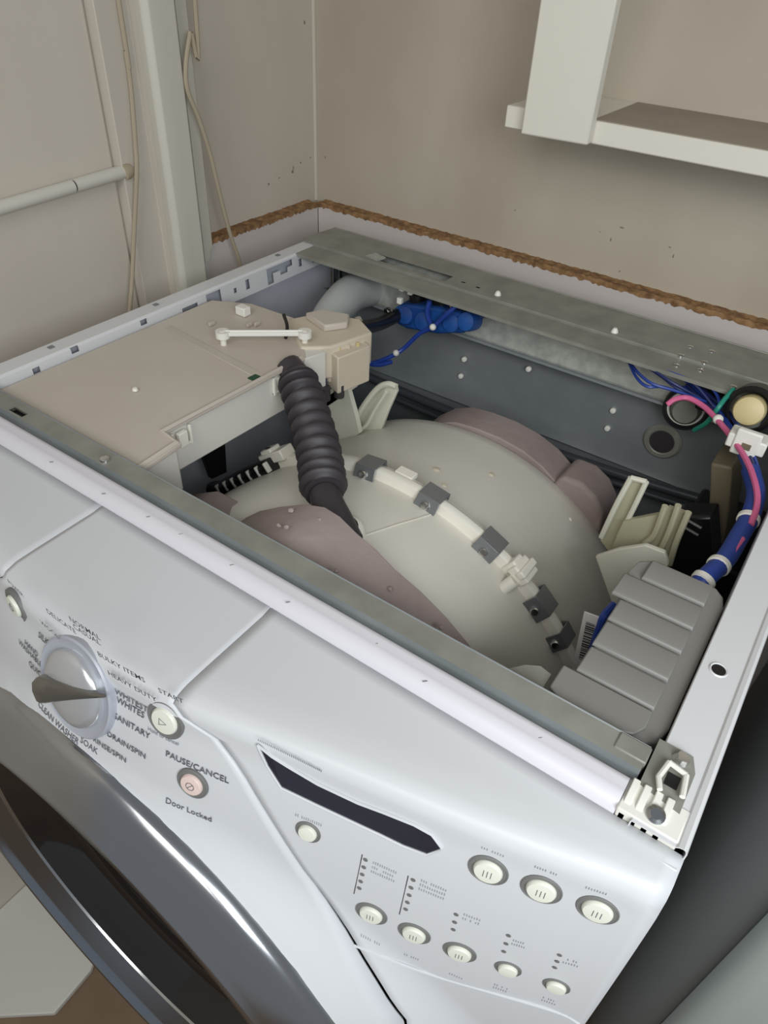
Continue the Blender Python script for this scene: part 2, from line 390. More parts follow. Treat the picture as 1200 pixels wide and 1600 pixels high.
for c in [(0.525, 0.485, 0.0), (0.522, 0.507, 0.002), (0.524, 0.534, 0.002), (0.548, 0.491, 0.0), (0.547, 0.508, 0.002), (0.546, 0.539, 0.002), (0.585, 0.478, 0.0)]:
    screw(None or wm, c, (0, 0, 1), .0038).matrix_parent_inverse = OFF
# raised outline on the rail's right part
b = NB()
for s, e in (((.53, .552), (.69, .552)), ((.53, .552), (.522, .508)), ((.585, .545), (.590, .506)), ((.590, .506), (.69, .506))):
    tube(b, [(s[0], s[1], .0018), (e[0], e[1], .0018)], .0012, 6, 0)
part('embossed_rib', b, 'galv', smooth=True)

# back panel
b = NB(); sweep(b, [(.572, .0), (.566, -.004), (.532, -.012), (.529, -.064), (.531, -.068)], .06, .62); part('upper_back_plate', b, 'galv_mot', solid=.001)
b = NB(); sweep(b, [(.531, -.0685), (.536, -.072), (.545, -.073), (.552, -.080), (.5575, -.10), (.560, -.14), (.560, -.178), (.556, -.186)], .012, .678, 1); part('back_panel', b, 'galv_dark', smooth=True, angle=50)
b = NB(); sweep(b, [(.531, -.0665), (.527, -.0672), (.526, -.070), (.532, -.073)], .06, .62); part('fold_line', b, 'galv_dark')
b = NB(); sweep(b, [(.568, -.0), (.568, -.93)], .004, .686); part('rear_sheet', b, 'galv_dark', solid=.001)
b = NB(); tube(b, [(0.07, 0.545, -0.189), (0.118, 0.545, -0.196), (0.337, 0.545, -0.199), (0.485, 0.545, -0.193), (0.623, 0.545, -0.18)], .0062, 12); part('rubber_seal', b, 'rubber_g', smooth=True)
b = NB(); tube(b, [(0.126, 0.535, -0.206), (0.344, 0.535, -0.21), (0.491, 0.535, -0.201), (0.63, 0.535, -0.19)], .0040, 10); part('seal_edge', b, 'rubber_g', smooth=True)
for c in [(0.243, 0.554, -0.116), (0.24, 0.556, -0.144), (0.34, 0.549, -0.095), (0.458, 0.556, -0.115), (0.457, 0.558, -0.143)]:
    screw(wm, c, (0, -1, .1), .0038, m='tie').matrix_parent_inverse = OFF
hc = (0.526, 0.556, -0.133)
b = NB(); lathe(b, hc, (0, -1, 0), [(.0235, -.001), (.021, .0018), (.0165, .0018), (.0150, .0005)], 28); part('hole_flange', b, 'galv', smooth=True)
b = NB(); lathe(b, hc, (0, -1, 0), [(0, .0006), (.0152, .0006)], 28); part('panel_hole', b, 'rubber')

# front rail (channel behind the white lip)
b = NB(); plate(b, .0, .655, .0075, .0235, [(.078,.098,.010,.0165)], lambda u, v: (u, v, .0000))
part('front_rail', b, 'galv', solid=.0012)
b = NB(); sweep(b, [(-.0005, .0), (.0012, -.004), (.0060, -.0045), (.0075, .0)], .0, .655); part('rail_channel', b, 'galv_dark')
b = NB(); sweep(b, [(.0235, .0), (.0245, -.001), (.0245, -.05)], .0, .655); part('rail_flange', b, 'galv_dark', solid=.001)
b = NB(); prism(b, [(.555,.0238),(.570,.043),(.578,.048),(.587,.046),(.587,.0238)], 'z', -.0125, -.011); part('rail_gusset', b, 'galv', bevel=.0004)
b = NB(); lathe(b, (0.577, 0.021, -0.011), (0,0,1), [(0,.0002),(.0045,.0002),(.0062,.0010),(.0072,-.0004)], 20); part('gusset_hole', b, 'galv', smooth=True)
screw(wm, (0.205, 0.013, 0.001), (0, 0, 1), .0042).matrix_parent_inverse = OFF
b = NB(); box(b, (.078, .009, -.006), (.098, .017, -.004)); part('rail_slot', b, 'black')

# white lip in front of the rail
b = NB()
lp = [(.0000, -.006), (.0, -.0008), (-.0012, .0008), (-.0045, .0012), (-.0075, .0003), (-.0095, .0006), (-.0125, .0002), (-.0165, -.0028), (-.0195, -.0065), (-.0205, -.0105)]
sweep(b, lp, -.0, .652, 60); part('front_lip', b, 'lip', smooth=True, angle=60)
for i in range(9):
    b = NB(); x = .18+i*.052+random.uniform(-.02, .02); y = random.uniform(-.017, -.008)
    tube(b, [(x, y, .0001), (x+.002, y+.002, .0003)], .00035, 5, 0); part('lip_scratch', b, 'recess')

# console: three shells that share one bowed surface, centre one proud of the two side ones
XR = [(.02, .413), (-.02, .413)]+[(-0.0312, 0.4476), (-0.0467, 0.4637), (-0.0757, 0.486), (-0.1094, 0.5096), (-0.1529, 0.546), (-0.1855, 0.5711), (-0.2238, 0.5974)]+[(-.36, .615), (-.5, .64)]
XRs = sorted([(-z, x) for z, x in XR])
def xr(z): return lerp_t(XRs, -z)
def xl(z): return .654-xr(z)+(.0 if z > -.03 else 0)
def prof(x):
    yb = _sm(YB, x) if 0 < x < .69 else lerp_t(YB, x)
    w = -.0205-yb
    a, c, d = min(.030, w*.6), min(.014, w*.35), min(.006, w*.2)
    P = [(-.0205, -.0075), (-.0205-min(.008, w*.2), -.0088), (yb+a, -.0100), (yb+c, -.0108), (yb+d, -.0130), (yb+d*.35, -.0165), (yb, -.0225)]
    for k in range(28):
        z = -.03-k*.01; P.append((face_y(x, z), z))
    return P
def shell(name, xa, xb, n, off, m='panel'):
    bm = NB(); rows = []
    zs = [p[1] for p in prof(.3)]
    for i in range(n+1):
        t = i/n; row = []
        for j, z in enumerate(zs):
            x = xa(z)+(xb(z)-xa(z))*t; y = prof(x)[j][0]
            row.append(bm.verts.new((x, y+(off if j > 3 else off*.3), z+(-off*.3 if j < 4 else 0))))
        rows.append(row)
    for a, c in zip(rows, rows[1:]):
        for j in range(len(zs)-1): bm.faces.new((a[j], c[j], c[j+1], a[j+1]))
    dead = [f for f in bm.faces if max(math.hypot(v.co.x-.335, v.co.z+.367) for v in f.verts) < .268]
    bmesh.ops.delete(bm, geom=dead, context='FACES')
    return part(name, bm, m, smooth=True, angle=70, solid=-.004)
shell('console_center', lambda z: xl(z)+.0004, lambda z: xr(z)-.0004, 48, -.0008)
shell('console_side', lambda z: xr(z)+.0004, lambda z: .690, 34, .0004)
shell('console_side', lambda z: .0, lambda z: xl(z)-.0004, 34, .0004)
# lower front panel
b = NB()
cols = [.0+.69*i/46 for i in range(47)]
ZL = [-.285-.0125*k for k in range(31)]+[-.93]
rr = [[b.verts.new((x, face_y(x, max(z, -.367)) if z > -.367 else face_y(x, z), z)) for z in ZL] for x in cols]
for a, c in zip(rr, rr[1:]):
    for j in range(len(ZL)-1): b.faces.new((a[j], c[j], c[j+1], a[j+1]))
bmesh.ops.delete(b, geom=[f for f in b.faces if max(math.hypot(v.co.x-.335, v.co.z+.367) for v in f.verts) < .268], context='FACES')
for v in b.verts: v.co.y += .003
part('lower_front_panel', b, 'enamel', smooth=True, solid=-.002)
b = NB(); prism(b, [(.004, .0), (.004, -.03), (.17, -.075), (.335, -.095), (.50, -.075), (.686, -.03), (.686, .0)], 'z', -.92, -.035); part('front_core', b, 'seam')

for x0, x1 in ((.6835, .6894), (.0006, .0065)):
    b = NB(); box(b, (x0, -.0405, -.93), (x1, -.0218, -.032)); part('side_return', b, 'enamel', bevel=.0015)
b = NB(); tube(b, [(x, face_y(x, z)+.0004, z) for x, z in [(0.5498, -0.1601), (0.5687, -0.1689), (0.6006, -0.1766), (0.6357, -0.1743), (0.6741, -0.1716), (0.6874, -0.1738)]], .0008, 6); part('console_crease', b, 'panel', smooth=True)
# surface frame for things mounted on the console face
def frame(x, z, off=0.0):
    y = face_y(x, z); e = .003
    tx = Vector((2*e, face_y(x+e, z)-face_y(x-e, z), 0)).normalized()
    tz = Vector((0, face_y(x, z+e)-face_y(x, z-e), 2*e)).normalized()
    n = tx.cross(tz).normalized()          # points to -y, out of the face
    tz = n.cross(tx).normalized()
    base = -.0012 if xl(z) < x < xr(z) else .0008
    return Vector((x, y+base, z))+n*off, tx, tz, n
font_cache = {}
def text(body, x, z, size, m='print', parent=None, rot=0, off=.0006, bold=0.0):
    c, tx, tz, n = frame(x, z, off)
    cu = bpy.data.curves.new('t', 'FONT'); cu.body = body; cu.size = size; cu.align_x = 'CENTER'; cu.align_y = 'CENTER'; cu.resolution_u = 2; cu.offset = bold; cu.extrude = .00005; cu.space_line = .85
    to = bpy.data.objects.new('t', cu); COL.objects.link(to)
    dg = bpy.context.evaluated_depsgraph_get(); me = bpy.data.meshes.new_from_object(to.evaluated_get(dg))
    bpy.data.objects.remove(to)
    mt = Matrix((tx, tz, n)).transposed().to_4x4(); mt.translation = c
    me.transform(mt @ Matrix.Rotation(rot, 4, 'Z'))
    bs = -.0012 if xl(z) < x < xr(z) else .0008
    for v in me.vertices: v.co.y = face_y(v.co.x, v.co.z)+bs-.0004
    me.materials.clear(); me.materials.append(M[m])
    o = bpy.data.objects.new('printed_text', me); COL.objects.link(o); o.parent = parent or wm
    o.matrix_parent_inverse = OFF if parent is None else Matrix(); return o

# programme dial
dc, dx_, dz_, dn = frame(.335, -.046, 0)
dial = None
b = NB(); lathe(b, dc, dn, [(.0362, -.003), (.0358, .0024), (.0345, .0034), (.0330, .0026), (.0282, .0020), (.0275, .0018), (0, .0018)], 48); part('dial_ring', b, 'knobring', smooth=True)
b = NB(); lathe(b, dc, dn, [(.0272, .0018), (.0272, .0045), (.0262, .0064), (.022, .0082), (.012, .0096), (0, .0100)], 48); dial = part('dial', b, 'knobm', smooth=True)
# grip bar across the dial, thick at the lower-left end
g0 = Vector((0.3688, -0.1239, -0.0271)); g1 = Vector((0.3134, -0.1423, -0.0489))
ug = (g1-g0); ug = (ug-dn*ug.dot(dn)).normalized(); vg = dn.cross(ug).normalized(); GL = (g1-g0).dot(ug)
b = NB(); rows = []
for i in range(17):
    t = i/16; wd = .0009+.0088*t**1.15; top_ = .0088+.0095*t; base = .0062 if t < .45 else .0040
    if t > .96: wd *= .86; top_ -= .001
    c = dc+ug*((g0-dc).dot(ug)+GL*t)+vg*((g0-dc).dot(vg)+((g1-g0).dot(vg))*t)
    row = [c-vg*wd+dn*base, c-vg*wd*1.0+dn*(top_*.72), c-vg*wd*.75+dn*top_*.94, c-vg*wd*.1+dn*top_, c+vg*wd*.8+dn*(top_*.93), c+vg*wd+dn*(top_*.75), c+vg*wd+dn*base]
    rows.append([b.verts.new(v) for v in row])
for a, c in zip(rows, rows[1:]):
    for k in range(7): b.faces.new((a[k], a[(k+1) % 7], c[(k+1) % 7], c[k]))
b.faces.new(rows[0]); b.faces.new(rows[-1][::-1]); bmesh.ops.recalc_face_normals(b, faces=b.faces)
o = link('dial_grip', b, 'handle', dial, smooth=True, angle=50)
for body, (x, z), s in zip(
    ['NORMAL\nCASUAL', 'DELICATE', 'WOOL', 'SILK', 'HAND\nWASHABLES', 'QUICK', 'BULKY ITEMS', 'HEAVY DUTY', 'WHITEST\nWHITES', 'SANITARY', 'DRAIN/SPIN', 'RINSE/SPIN', 'SOAK', 'CLEAN WASHER', 'POWER', 'START', 'PAUSE/CANCEL', 'Door Locked'],
    [(0.3562, 0.0174), (0.3305, 0.0089), (0.3091, -0.0142), (0.2949, -0.0335), (0.2812, -0.0518), (0.2887, -0.0626), (0.3756, 0.0012), (0.3805, -0.014), (0.3766, -0.0335), (0.3796, -0.0482), (0.3767, -0.0649), (0.3677, -0.0775), (0.3495, -0.0853), (0.316, -0.0881), (0.2759, 0.0007), (0.4149, -0.0054), (0.4344, -0.054), (0.4323, -0.0914)],
    [.0052, .0052, .0052, .0052, .0048, .0052, .0052, .0052, .0052, .0052, .0050, .0050, .0052, .0052, .0046, .0050, .0052, .0050]):
    text(body, x+(.005 if body[:5] in ('WHITE', 'SANIT', 'DRAIN', 'BULKY', 'HEAVY') else 0), z, s*1.25, bold=.00006)
text('Hold to cancel', *(0.4088, -0.0432), .0040, m='print_l')
text('with hot water', *(0.3125, -0.095), .0036, m='print_l')

# round push buttons
def button(px, r, m='btn', sym=None, rim=1.35, label=None, h=.003):
    x, z = px; c, tx, tz, n = frame(x, z)
    b = NB(); lathe(b, c, n, [(r*rim*1.04, -.0016), (r*rim*1.02, .0009), (r*rim*.96, .0013), (r*rim*.92, .0009), (0, .0008)], 32); rc = part('button_recess', b, 'recess', smooth=True)
    b = NB(); lathe(b, c, n, [(r*.96, .0005), (r*.96, h*.6), (r*.86, h), (r*.4, h*1.1), (0, h*1.1)], 32); bt = part('push_button', b, m, smooth=True)
    if label: bt['label'] = label
    if sym:
        b = NB()
        def pt(u, v): return c+tx*u*r+tz*v*r+n*(h*1.12)
        if sym == 'power':
            tube(b, [pt(.32*math.cos(math.radians(a)), .32*math.sin(math.radians(a))) for a in range(60, -241, -20)], .00028, 5, 0)
            tube(b, [pt(0, .1), pt(0, .48)], .00028, 5, 0)
        elif sym == 'start':
            tube(b, [pt(-.25, -.25), pt(.3, 0), pt(-.25, .25), pt(-.25, -.25)], .00028, 5, 0)
        elif sym == 'cancel':
            tube(b, [pt(.35*math.cos(math.radians(a)), .35*math.sin(math.radians(a))) for a in range(0, 361, 24)], .00028, 5, 0)
            tube(b, [pt(-.25, -.25), pt(.25, .25)], .00028, 5, 0)
        else:
            for k in (-.25, 0, .25): tube(b, [pt(k, -.3), pt(k, .3)], .00022, 5, 0)
        link('button_symbol', b, 'print', bt)
    return bt
button((0.2599, -0.0278), .0088, sym='power', rim=1.45)
button((0.4088, -0.031), .0098, sym='start', rim=1.35)
button((0.4335, -0.0672), .0080, m='btn_red', sym='cancel', rim=1.35, label='round button with a faint pink tint')
for q in [(0.5546, -0.1269), (0.5818, -0.1308), (0.6095, -0.1339)]: button(q, .0078, sym='bars', rim=1.32)
for q in [(0.5083, -0.0722), (0.6377, -0.135), (0.6655, -0.1368)]: button(q, .0062, rim=1.30)
for q in [(0.6089, -0.0441), (0.6366, -0.0435), (0.6649, -0.0431)]: button(q, .0084, sym='bars', rim=1.30)

# display window
top = [(0.4704, -0.0183), (0.479, -0.0248), (0.489, -0.0291), (0.5081, -0.0332), (0.5328, -0.0345), (0.5481, -0.0334), (0.5653, -0.0327), (0.5758, -0.0343), (0.5829, -0.041)]
bot = [(0.4705, -0.0185), (0.4765, -0.0343), (0.4876, -0.0459), (0.5109, -0.0481), (0.536, -0.0497), (0.5494, -0.0504), (0.5628, -0.0516), (0.5764, -0.0508), (0.5829, -0.0423)]
b = NB()
A = [b.verts.new(frame(x, z, .0006)[0]) for x, z in top]; B_ = [b.verts.new(frame(x, z, .0006)[0]) for x, z in bot]
for k in range(len(A)-1): b.faces.new((A[k], A[k+1], B_[k+1], B_[k]))
disp = part('display_window', b, 'display', solid=-.0006)
b = NB()
ring = [frame(x, z, .0008)[0] for x, z in top]+[frame(x, z, .0008)[0] for x, z in bot[::-1]]
tube(b, ring+[ring[0]], .0009, 6, 0); part('display_bezel', b, 'panel', smooth=True)
# illegible small print: rows of fine strokes
def strokes(name, a, c, rows, w, m='print_l', pitch=.0011, lw=.00022):
    """a, c: (x,z) ends of the first row on the face; rows go downward"""
    bm = NB(); rnd = random.Random(int(a[0]*9999))
    for r in range(rows):
        n = max(2, int(abs(c[0]-a[0])/pitch))
        for k in range(n):
            if rnd.random() < .13: continue
            t = k/n; x = a[0]+(c[0]-a[0])*t; z = a[1]+(c[1]-a[1])*t-r*.0042
            p, tx, tz, nn = frame(x, z, .0007)
            q = p+tz*(w*rnd.uniform(.7, 1)); ux = tx*lw
            f = bm.faces.new([bm.verts.new(v) for v in (p-ux, p+ux, q+ux, q-ux)])
    return part(name, bm, m)
strokes('fine_print', (0.4714, -0.0139), (0.5106, -0.0206), 1, .0026, 'print')
for a, c, r in (((0.4993, -0.0633), (0.5165, -0.0636), 1), ((0.5495, -0.0769), (0.5644, -0.0777), 3), ((0.5779, -0.0754), (0.5933, -0.076), 3), ((0.6053, -0.0921), (0.6154, -0.0923), 2),
                ((0.6344, -0.1011), (0.6422, -0.1008), 2), ((0.6627, -0.1026), (0.6714, -0.1011), 2), ((0.5507, -0.1533), (0.565, -0.1599), 1), ((0.5795, -0.1625), (0.5894, -0.163), 1),
                ((0.6082, -0.1673), (0.6172, -0.1689), 1), ((0.6346, -0.1625), (0.6434, -0.1634), 2), ((0.6625, -0.1592), (0.6713, -0.1589), 2), ((0.6021, -0.0293), (0.6148, -0.0294), 1),
                ((0.6296, -0.0277), (0.6415, -0.0277), 1), ((0.6554, -0.0295), (0.6662, -0.0279), 1)):
    strokes('fine_print', a, c, r, .0026, pitch=.0013)
b_ = None
def leds(cols_):
    for a, c, n in cols_:
        b = NB()
        for k in range(n):
            t = k/(n-1); x = a[0]+(c[0]-a[0])*t; z = a[1]+(c[1]-a[1])*t
            p, tx, tz, nn = frame(x, z, .0007); lathe(b, p, nn, [(0, .0001), (.0015, .0001)], 10)
        part('indicator_lights', b, 'recess')
leds([((0.5446, -0.0761), (0.5446, -0.1049), 5), ((0.5733, -0.0768), (0.5736, -0.1078), 5), ((0.6011, -0.0939), (0.6022, -0.1106), 3), ((0.6309, -0.0967), (0.6319, -0.1158), 3), ((0.6591, -0.0994), (0.6599, -0.1152), 3)])
for a, c in (((0.5421, -0.0729), (0.5421, -0.1127)), ((0.5701, -0.075), (0.5708, -0.1157))):
    b = NB(); tube(b, [frame(*a, .0006)[0], frame(*c, .0006)[0]], .0003, 5, 0); part('printed_rule', b, 'ink')

# door: chrome ring, inner wall, glass bowl
dcz = -.367; tl = .02; DA = Vector((0, -math.cos(tl), math.sin(tl))).normalized()
dcen = Vector((.335, -.0, dcz))
b = NB(); lathe(b, dcen, DA, [(.262, .120), (.272, .136), (.2742, .1465), (.2718, .1510), (.268, .1548), (.262, .1592), (.2545, .1638), (.247, .1678), (.240, .1712), (.2365, .1735), (.2340, .1725)], 128)
door = part('door', b, 'chrome', smooth=True, angle=60)
def dsub(name, prof_, m):
    bm = NB(); lathe(bm, dcen, DA, prof_, 128); return link(name, bm, m, door, smooth=True, angle=60)
dsub('door_inner_ring', [(.2340, .1725), (.2315, .170), (.229, .166), (.226, .1645), (.205, .150), (.203, .1490)], 'chrome_in')
dsub('ring_bead', [(.204, .1490), (.203, .1515), (.2005, .1515), (.1995, .1490)], 'steel')
dsub('door_glass', [(.1998, .1492), (.190, .140), (.175, .120), (.15, .112), (.10, .118), (.05, .122), (0, .123)], 'glass')

# white clips and hinge hardware in the right front corner
b = NB()
for k in range(4):
    x = .6535+k*.0062; prism(b, [(-.0195, -.010), (-.0195, -.004), (-.012, .0005), (.001, .0008), (.001, -.010)], 'x', x, x+.0040)
part('ribbed_clip', b, 'tie', bevel=.0006)
b = NB(); prism(b, [(.652, .001), (.652, -.0195), (.6845, -.0195), (.6845, .001)], 'z', -.012, -.0013); part('clip_base', b, 'tie', bevel=.001)
b = NB(); box(b, (.6615, -.0290, -.05), (.6892, -.0195, -.0094)); part('corner_gusset', b, 'panel', bevel=.0008)
b = NB(); lathe(b, (.6700, -.012, -.002), (0, -.3, 1), [(0, .0045), (.003, .0045), (.0048, .003), (.0052, 0), (.0052, -.004)], 20); part('corner_bolt', b, 'steel', smooth=True)
for s, e in (((.664, .008), (.666, .020)), ((.666, .020), (.676, .018)), ((.676, .018), (.678, .004)), ((.664, .008), (.667, .001))):
    b = NB(); tube(b, [(s[0], s[1], .002), (e[0], e[1], .002)], .0016, 8, 0); part('wire_loop', b, 'tie', smooth=True)
b = NB(); prism(b, [(.657, .0), (.657, .034), (.676, .034), (.680, .024), (.680, -.004)], 'z', -.0023, -.0012); part('hinge_plate', b, 'galv')
b = NB(); box(b, (.6675, .008, -.0013), (.6745, .0165, -.0008)); part('loop_opening', b, 'black')
b = NB(); lathe(b, (.6705, .0275, -.003), (.2, .1, 1), [(0, .006), (.0035, .0055), (.0048, .002), (.0055, -.001)], 8); part('hinge_bolt', b, 'screw', smooth=True)
b = NB(); box(b, (.6375, .012, -.012), (.656, .024, .001)); part('corner_bracket', b, 'galv', bevel=.001)

# ---------------------------------------------------------------- detergent dispenser housing
b = NB(); prism(b, [(.028,.018),(.030,.30),(.070,.322),(.135,.325),(.165,.300),(.202,.262),(.1955,.078),(.219,.074),(.223,.030),(.223,.018)], 'z', -.060, -.0125)
dh = part('dispenser_housing', b, 'beige_light', bevel=.002, seg=3)
b = NB(); prism(b, [(.027,.018),(.029,.302),(.070,.325),(.136,.328),(.168,.302),(.206,.264),(.199,.0805),(.2235,.0765),(.2275,.030),(.2275,.018)], 'z', -.0128, -.0085)
lid = link('housing_lid', b, 'beige', dh, bevel=.0014, seg=3)
b = NB(); tube(b, [(.2235,.024,-.0082),(.2200,.0735,-.0082),(.1975,.0770,-.0082),(.2030,.2610,-.0082)], .0022, 8, 0); link('lid_bead', b, 'beige', dh, smooth=True)
b = NB(); a0 = [(0.047, 0.219, -0.008), (0.191, 0.204, -0.008)]
d_ = (Vector(a0[1])-Vector(a0[0])).normalized(); s_ = Vector((0,0,1)).cross(d_)
obox(b, (Vector(a0[0])+Vector(a0[1]))/2, d_, s_, Vector((0,0,1)), ((Vector(a0[1])-Vector(a0[0])).length, .010, .0012)); link('lid_groove', b, mat('beige_shadow_groove', (190,181,169), .5), dh, bevel=.0004)
for y in (.095, .228):
    b = NB(); x = .2005 if y > .1 else .1990
    box(b, (x, y-.012, -.034), (x+.003, y-.009, -.014)); box(b, (x, y+.009, -.034), (x+.003, y+.012, -.014)); box(b, (x, y-.005, -.031), (x+.005, y+.005, -.016)); box(b, (x, y-.012, -.0335), (x+.0022, y+.012, -.031))
    link('latch_tab', b, 'ringm', dh, bevel=.0006)
b = NB(); lathe(b, (0.125, 0.109, -0.008), (0,0,1), [(0,.0030),(.0022,.0026),(.0030,0)], 12); link('lid_nub', b, 'ringm', dh, smooth=True)
b = NB(); c = Vector((0.194, 0.199, -0.009)); box(b, c-Vector((.004,.006,.0)), c+Vector((.004,.005,.0015))); link('green_insert', b, 'greenp', dh, bevel=.0006)['label'] = 'dark green insert'
b = NB(); c = Vector((0.087, 0.296, -0.008)); box(b, c+Vector((-.008,-.005,0)), c+Vector((.006,.006,.010))); link('white_post', b, 'tie', dh, bevel=.001)
for q in [(0.112, 0.279, -0.008), (0.117, 0.286, -0.008), (0.079, 0.254, -0.008)]:
    b = NB(); box(b, Vector(q)-Vector((.0015,.004,0)), Vector(q)+Vector((.0015,.004,.004))); link('lid_rib', b, 'beige', dh, bevel=.0005)
# white link arm lying over the lid
A1, A2 = [(0.121, 0.23, 0.004), (0.186, 0.286, 0.004)]
b = NB(); A1 = Vector(A1); A2 = Vector(A2); d_ = (A2-A1).normalized(); s_ = Vector((0,0,1)).cross(d_)
obox(b, (A1+A2)/2, d_, s_, Vector((0,0,1)), ((A2-A1).length, .0065, .004)); obox(b, (A1+A2)/2+Vector((0,0,.002)), d_, s_, Vector((0,0,1)), ((A2-A1).length, .0018, .004))
arm = part('link_arm', b, 'tie', bevel=.0008)
for q in (A1, A2):
    b = NB(); lathe(b, q, (0,0,1), [(.0036,-.004),(.0075,-.004),(.0075,.003),(.0036,.003),(.0036,-.004)], 20); link('eyelet', b, 'tie', arm, smooth=True)
    b = NB(); lathe(b, q, (0,0,1), [(.0034,-.0125),(.0034,.0035),(0,.004)], 12); link('pivot_pin', b, 'ringm', arm, smooth=True)
# tan water distributor at the back corner of the housing
b = NB(); prism(b, [(.135,.318),(.150,.352),(.196,.372),(.228,.352),(.214,.296),(.190,.274),(.160,.296)], 'z', -.045, -.006); wd = part('water_distributor', b, 'tan', bevel=.0025, seg=3)
b = NB(); prism(b, [(.150,.330),(.158,.349),(.190,.360),(.202,.340),(.188,.318)], 'z', -.006, .002); link('distributor_cap', b, 'beige', wd, bevel=.002)
b = NB(); prism(b, [(.205,.300),(.222,.345),(.236,.338),(.226,.292)], 'z', -.058, -.014); link('distributor_outlet', b, 'tan', wd, bevel=.0015)
for k in range(6):
    t = k/5; x = .199+.026*t; y = .279+.052*t
    b = NB(); box(b, (x-.0012, y-.004, -.050+.006*(k % 2)), (x+.0026, y-.001, -.010)); link('rib', b, 'cream' if k % 2 else 'tan', wd, bevel=.0005)
b = NB(); prism(b, [(.186,.262),(.206,.262),(.213,.288),(.196,.292)], 'z', -.052, -.0095); link('grey_white_cover', b, 'beige_light', wd, bevel=.001)
for (x, y) in ((.214,.285),(.222,.300),(.206,.272)):
    b = NB(); lathe(b, (x, y, -.066), (0,0,1), [(0,0),(.006,0),(.006,.016),(0,.016)], 10); link('outlet_stub', b, 'rubber', wd, smooth=True)
b = NB(); tube(b, [(0.142, 0.303, 0.006), (0.158, 0.29, 0.002), (0.167, 0.277, -0.004)], .002, 8); part('spring_clip', b, 'black', smooth=True)

# black bellows from the housing to the tub
bp_ = [(0.212, 0.24, -0.018), (0.234, 0.225, -0.027), (0.265, 0.2, -0.033), (0.296, 0.172, -0.034), (0.32, 0.148, -0.037), (0.339, 0.128, -0.039)]
P_ = smooth_path(bp_, 20)
nr = 10
def bell(t):
    if t < .05: return .0165+.0045*t/.05
    return .0176+.0042*math.sin(2*math.pi*((t-.05)*nr/.95))
b = NB(); tube(b, [tuple(q) for q in P_], bell, 24, 0); bell_o = part('bellows_hose', b, 'rubber', smooth=True, angle=80)
b = NB(); tube(b, [bp_[-1]]+[(0.352, 0.118, -0.042), (0.365, 0.11, -0.046), (0.383, 0.1, -0.054)], lambda t: .0135+.003*t, 20); link('hose_neck', b, 'rubber', bell_o, smooth=True)
b = NB(); tube(b, [bp_[0], tuple(Vector(bp_[0])+Vector((-.014,.004,.004)))], .0150, 16, 0); link('hose_collar', b, 'rubber', bell_o, smooth=True)
b = NB(); lathe(b, (0.372, 0.112, -0.049), (0,-.3,1), [(0,-.03),(.0175,-.03),(.0175,-.008),(.016,-.004),(.013,-.002)], 24); part('tub_inlet_collar', b, 'ringm', smooth=True)

# ---------------------------------------------------------------- tub
def tubc(y):
    return (.352+.040*(.22-y)*.6 if y > .22 else .354, -.322-.265*(y-.22))
secs = [(.060,.05),(.064,.17),(.072,.208),(.085,.226),(.10,.233),(.125,.239),(.16,.2435),(.212,.247),(.228,.247),(.235,.246),(.30,.249),(.36,.2525),(.385,.2545),(.400,.2555),(.406,.252),(.410,.240),(.412,.15),(.412,.02)]
b = NB(); rows = []
SEG = 96
for y, r in secs:
    cx, cz = tubc(y); rows.append([b.verts.new((cx+r*math.cos(2*math.pi*k/SEG), y, cz+r*math.sin(2*math.pi*k/SEG))) for k in range(SEG)])
for a, c in zip(rows, rows[1:]):
    for k in range(SEG): b.faces.new((a[k], a[(k+1) % SEG], c[(k+1) % SEG], c[k]))
b.faces.new(rows[0]); b.faces.new(rows[-1][::-1]); bmesh.ops.recalc_face_normals(b, faces=b.faces)
tubo = part('tub', b, 'tub', smooth=True, angle=50)
# seam band round the tub
RC = (.36-.004, -.322)
def onring(a, r, y):
    cx, cz = tubc(y); a = math.radians(a); return Vector((cx+r*math.cos(a), y, cz+r*math.sin(a)))
b = NB(); rows = []
for k in range(121):
    a = k*3
    rows.append([b.verts.new(onring(a, r, y)) for y, r in ((.208,.246),(.2095,.2565),(.212,.2585),(.2185,.2590),(.2200,.2575),(.2245,.2575),(.2255,.246))])
for a, c in zip(rows, rows[1:]):
    for k in range(6): b.faces.new((a[k], c[k], c[k+1], a[k+1]))
link('seam_band', b, 'ringm', tubo, smooth=True, angle=40)
# radial ridge and raised pads by the clamps
import itertools
def angle_of(pt):
    cx, cz = tubc(pt[1]); return math.degrees(math.atan2(pt[2]-cz, pt[0]-cx))
clampp = [(0.328, 0.217, -0.072), (0.399, 0.217, -0.071), (0.466, 0.217, -0.089), (0.53, 0.217, -0.125), (0.554, 0.217, -0.156)]
for i, q in enumerate(clampp):
    a = angle_of(q); c = onring(a, .2598, .2165); rad = Vector((math.cos(math.radians(a)), 0, math.sin(math.radians(a)))); tan_ = Vector((rad.z, 0, -rad.x)); Y = Vector((0,1,0))
    L_ = .0235 if i < 4 else .017
    FR = (rad*.88+Y*.48).normalized(); FY = (Y*.88-rad*.48).normalized()
    b = NB()
    obox(b, c+rad*.0012, tan_, Y, rad, (L_, .0195, .0012)); obox(b, c-rad*.0065-Y*.0135, tan_, FY, FR, (L_, .0012, .0185)); obox(b, c-rad*.006+Y*.0095, tan_, Y, rad, (L_, .0012, .014))
    cl = link('seam_clamp', b, 'clampm', tubo, bevel=.0004)
    b = NB(); lathe(b, c-rad*.0060-Y*.0138, -FY, [(0,.0040),(.0034,.0038),(.0044,.0020),(.0048,0)], 8); link('clamp_screw', b, 'screw', cl, smooth=True)
